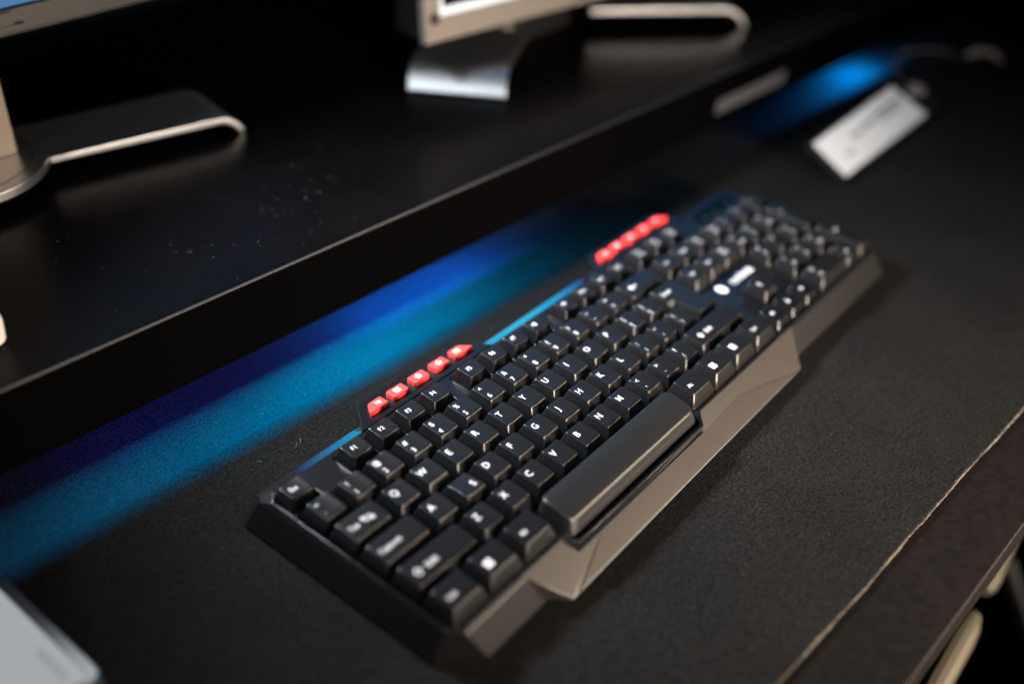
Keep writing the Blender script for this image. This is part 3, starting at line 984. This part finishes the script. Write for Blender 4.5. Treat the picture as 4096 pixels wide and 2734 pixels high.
def panel(parent, p0, ang, width, zb, height, bez, depth, tilt, bezmat, scrmat, rimmat, rim):
    """monitor panel; p0 = bottom front left corner on plan, runs along ang"""
    c, s = math.cos(ang), math.sin(ang)
    tt = math.tan(tilt)
    def w(a, dpt, z):           # along, depth behind the front face, height above bottom
        b = dpt + z * tt
        return (p0[0] + a * c - b * s, p0[1] + a * s + b * c, zb + z)
    def bx(a0, d0, z0, a1, d1, z1):
        v, fc = box(a0, d0, z0, a1, d1, z1)
        return [w(*q) for q in v], fc
    o = obj('housing', *bx(0.4, 2.0, 0.4, width - 0.4, depth, height - 0.4), MAT['black'], parent)
    bevel_mesh(o.data, 1.2, 2)
    o = obj('bezel', *merge([bx(0, 0, 0, width, 6, bez), bx(0, 0, height - bez, width, 6, height),
                             bx(0, 0, bez, bez * 0.8, 6, height - bez), bx(width - bez * 0.8, 0, bez, width, 6, height - bez)]), bezmat, parent)
    o2 = obj('inner_rim', *merge([([w(bez * 0.8, 0.2, bez), w(width - bez * 0.8, 0.2, bez), w(width - bez * 0.8 - rim, 1.9, bez + rim), w(bez * 0.8 + rim, 1.9, bez + rim)], [(0, 1, 2, 3)]),
                                  ([w(bez * 0.8, 0.2, bez), w(bez * 0.8 + rim, 1.9, bez + rim), w(bez * 0.8 + rim, 1.9, height - bez - rim), w(bez * 0.8, 0.2, height - bez)], [(0, 1, 2, 3)])]), MAT[rimmat], parent, sharp=None)
    o3 = obj('screen', [w(bez * 0.8 + rim - 0.2, 1.8, bez + rim - 0.2), w(width - bez * 0.8 - rim + 0.2, 1.8, bez + rim - 0.2), w(width - bez * 0.8 - rim + 0.2, 1.8, height - bez), w(bez * 0.8 + rim - 0.2, 1.8, height - bez)], [(0, 1, 2, 3)], scrmat, parent, sharp=None)
    return w

# left monitor
ml = thing('monitor', 'left monitor with a round silver hub and long curled foot, cut off by the frame', 'monitor', (15, 412, ZS))
hub = [(15 + 56 * math.cos(k * math.pi / 32), 412 + 56 * math.sin(k * math.pi / 32)) for k in range(64)]
v, fc = prism(hub, 75.0, 80.05, 0.8)
o = obj('stand_hub', v, fc, MAT['silver'], ml)
rim = [(15 + 47 * math.cos(k * math.pi / 32), 412 + 47 * math.sin(k * math.pi / 32), 80.1) for k in range(64)]
link('hub_seam', make_mesh('hub_seam', *(lambda vf: ([(a - 15, b - 412, c - ZS) for a, b, c in vf[0]], vf[1]))(tube(rim, 0.22, 6, True))), MAT['bezel_dark'], o)
obj('hub_pad', *prism([(15 + 30 * math.cos(k * math.pi / 16), 412 + 30 * math.sin(k * math.pi / 16)) for k in range(32)], ZS - 0.1, 75.0, 0.2), MAT['black'], ml)
foot_leg('foot', (60, 377.5), (163, 353.5), (62, 432), (174, 410), 80.0, MAT['silver'], ml)
foot_leg('foot', (-30, 377.5), (-133, 353.5), (-32, 432), (-144, 410), 80.0, MAT['silver'], ml)
o = obj('neck', *box(-22, 396, 80.1, 51, 412, 300), MAT['tan'], ml)
bevel_mesh(o.data, 0.8, 2)
wf = panel(ml, (-250, 396), 0.02, 530, 147, 330, 13, 34, math.radians(4), MAT['bezel_dark'], MAT['screen_l'], 'bezel_dark', 1.2)
obj('lit_lower_edge', *tube([wf(k * 53, 0.6, 0.2) for k in range(11)], 1.1, 8), MAT['lit_edge'], ml)  # paler tube added to imitate light on the bezel's bottom edge
obj('clip', *(lambda vf: ([wf(*q) for q in vf[0]], vf[1]))(merge([box(306, -3.0, 4, 319, -0.1, 12.5), box(303, -4.0, 2.6, 325, -0.1, 5.5)])), MAT['black'], ml)

# right monitor
mr = thing('monitor', 'monitor with a champagne bezel and splayed silver feet behind the keyboard', 'monitor', (470, 335, ZS))
foot_leg('foot', (432, 308), (371, 276), (400, 374), (331, 337), 84.0, MAT['silver'], mr)
foot_leg('foot', (520, 308), (610, 231), (570, 370), (660, 289), 84.0, MAT['silver'], mr)
v, fc = prism([(402, 368), (440, 330), (516, 330), (568, 368), (560, 400), (410, 400)], 79, 84.02, 0.6, 6)
obj('stand_hub', v, fc, MAT['bezel_dark'], mr)
obj('hub_pad', *box(440, 330, ZS, 520, 380, 79), MAT['black'], mr)
o = obj('neck', *box(445, 345, 84, 525, 362, 330), MAT['bezel_dark'], mr)
aR = math.atan(-0.13)
wr = panel(mr, (308.5, 302.5), aR, 600, 107, 410, 17, 34, math.radians(5), MAT['bezel'], MAT['screen_r'], 'rim', 5.0)
bt = [wr(8.6 + 4.5 * math.cos(k * math.pi / 10), -0.6, 16 + 4.5 * math.sin(k * math.pi / 10)) for k in range(20)]
bt2 = [wr(8.6 + 4.5 * math.cos(k * math.pi / 10), 1.0, 16 + 4.5 * math.sin(k * math.pi / 10)) for k in range(20)]
v, fc = loft([bt2, bt])
obj('round_button', v, fc, MAT['black'], mr)

# ------------------------------------------------------------------ tablet in the near left corner
tb = thing('tablet', 'tablet with a pale lit screen and dark blue rim at the left of the mat', 'tablet', (-180, 190, 0))
o = obj('body', *prism([(-285, 92.5), (-103.5, 92.5), (-103.5, 345), (-285, 345)], 0.05, 8.6, 1.0, 6, 5), bsdf_mat('tablet_rim', (0.01, 0.03, 0.05), 0.3), tb)
obj('screen', [(-280, 97, 8.75), (-108.5, 97, 8.75), (-108.5, 340, 8.75), (-280, 340, 8.75)], [(0, 1, 2, 3)], MAT['tablet_screen'], tb, sharp=None)
obj('picture', [(-280, 153, 8.85), (-109.5, 160, 8.85), (-109.5, 200, 8.85), (-280, 200, 8.85)], [(0, 1, 2, 3)], MAT['tablet_blue'], tb, sharp=None)
obj('picture', [(-280, 144, 8.95), (-122, 149, 8.95), (-112, 157, 8.95), (-280, 156, 8.95)], [(0, 1, 2, 3)], MAT['tablet_brown'], tb, sharp=None)
obj('text_line', [(-116.5, 102, 8.9), (-113, 102, 8.9), (-113, 124, 8.9), (-116.5, 122, 8.9)], [(0, 1, 2, 3)], MAT['tablet_grey'], tb, sharp=None)

# ------------------------------------------------------------------ tag with cord on the far right of the mat
tg = thing('price_tag', 'white paper tag in a black holder with a cord, right of the keyboard', 'tag', (655, 92, 0))
A, B, Cc, D_ = Vector((524.4, 91.5, 30)), Vector((539, 64.6, 6)), Vector((712, 64.2, 6)), Vector((687, 93.6, 30))
TN = (Cc - B).cross(A - B).normalized()
def bil(s_, t, h=0.0):
    return A.lerp(D_, s_).lerp(B.lerp(Cc, s_), t) + TN * h
def tag_slab(s0, s1, t0, t1, h0, h1, r=0.0):
    q = round_poly([(s0 * 170, t0 * 38), (s0 * 170, t1 * 38), (s1 * 170, t1 * 38), (s1 * 170, t0 * 38)], r, 4)
    return loft([[tuple(bil(a / 170, b / 38, h0)) for a, b in q], [tuple(bil(a / 170, b / 38, h1)) for a, b in q]], cap_bottom=True)
obj('holder', *tag_slab(-0.035, 1.20, -0.06, 1.07, -4.5, 0.0, 4), MAT['black'], tg)
obj('stand', *box(560, 84, 0.05, 680, 90, 21), MAT['black'], tg)
o = obj('paper', *tag_slab(0, 1, 0, 1, -0.2, 0.4, 2), MAT['paper'], tg)
for (s0, s1, t0, t1) in ((0.60, 0.95, 0.24, 0.36), (0.45, 0.57, 0.30, 0.42), (0.30, 0.42, 0.34, 0.44), (0.62, 0.90, 0.42, 0.50), (0.14, 0.22, 0.60, 0.68)):
    obj('printed_line', *tag_slab(s0, s1, t0, t1, 0.3, 0.46), MAT['print'], tg, sharp=None)
rc = bil(1.12, 0.42)
obj('grommet', *tube([(rc.x + 7 * math.cos(k * math.pi / 8), rc.y + 7 * math.sin(k * math.pi / 8), rc.z + 3.0) for k in range(16)], 2.4, 8, True), MAT['chrome'], tg)
cord = []
for k in range(40):
    t = k / 39
    cord.append((rc.x + 8 + 105 * t, rc.y + 14 * math.sin(t * 5.0) - 6 * t, rc.z + 3 + 14 * math.sin(t * math.pi)))
obj('cord', *tube(cord, 1.3, 6), MAT['black'], tg)
cord2 = [(p[0] - 6, p[1] + 16 + 5 * math.sin(i * 0.2), p[2] + 4) for i, p in enumerate(cord)]
obj('cord', *tube(cord2, 1.1, 6), MAT['label'], tg)
e = Vector(cord[-1])
obj('clasp', *tube([(e.x - 18, e.y + 10, e.z + 8), (e.x - 6, e.y + 4, e.z + 13), (e.x + 8, e.y - 8, e.z + 10), (e.x + 16, e.y - 16, e.z + 2)], [2.0, 3.4, 3.2, 1.8], 10), MAT['chrome'], tg)

# ------------------------------------------------------------------ white object cut off at the left, on the shelf
ws = thing('desk_speaker', 'white rounded object on the shelf, cut off by the left edge', 'speaker', (-80, 262, ZS))
R = []
for z, hw, hd in ((ZS + 0.05, 25, 16), (ZS + 3, 28, 19), (ZS + 12, 28.5, 19.5), (ZS + 60, 22, 17), (ZS + 120, 15, 13), (ZS + 124, 12, 10)):
    q = round_poly([(-72 - hw, 258 - hd), (-72 + hw, 258 - hd), (-72 + hw, 258 + hd), (-72 - hw, 258 + hd)], 10, 5)
    R.append([(x, y, z) for x, y in q])
v, fc = loft(R, cap_bottom=True)
obj('housing', v, fc, MAT['wplast'], ws, sharp=60)
obj('grille', *prism([(-72 + 9 * math.cos(k * math.pi / 10), 258 + 8 * math.sin(k * math.pi / 10)) for k in range(20)], ZS + 123.9, ZS + 125, 0.2), MAT['black'], ws)

# ------------------------------------------------------------------ chair below the desk edge (only its rails show)
ch = thing('chair', 'beige rounded chair rails below the front edge of the desk', 'chair', (330, -170, -740))
def rail(p0, p1, r):
    n = 14
    pts = [Vector(p0).lerp(Vector(p1), k / n) for k in range(n + 1)]
    rad = [r * (0.55 if k in (0, n) else (0.9 if k in (1, n - 1) else 1.0)) for k in range(n + 1)]
    return tube(pts, rad, 14)
obj('rail', *rail((150, -158, -150), (327, -158, -150), 8.5), MAT['beige'], ch)
obj('rail', *rail((352, -156, -150), (450, -150, -150), 7.5), MAT['beige'], ch)
obj('seat', *prism([(140, -420), (520, -420), (520, -230), (140, -230)], -300, -262, 6, 30, 6), MAT['black'], ch)
for x, y in ((170, -390), (490, -390), (170, -250), (490, -250)):
    obj('leg', *tube([(x, y, -739.9), (x, y, -300)], 11, 10), MAT['black'], ch)
for x in (240, 400):
    obj('rail_bracket', *tube([(x, -158, -158), (x, -200, -220), (x, -245, -264)], 7, 8), MAT['black'], ch)
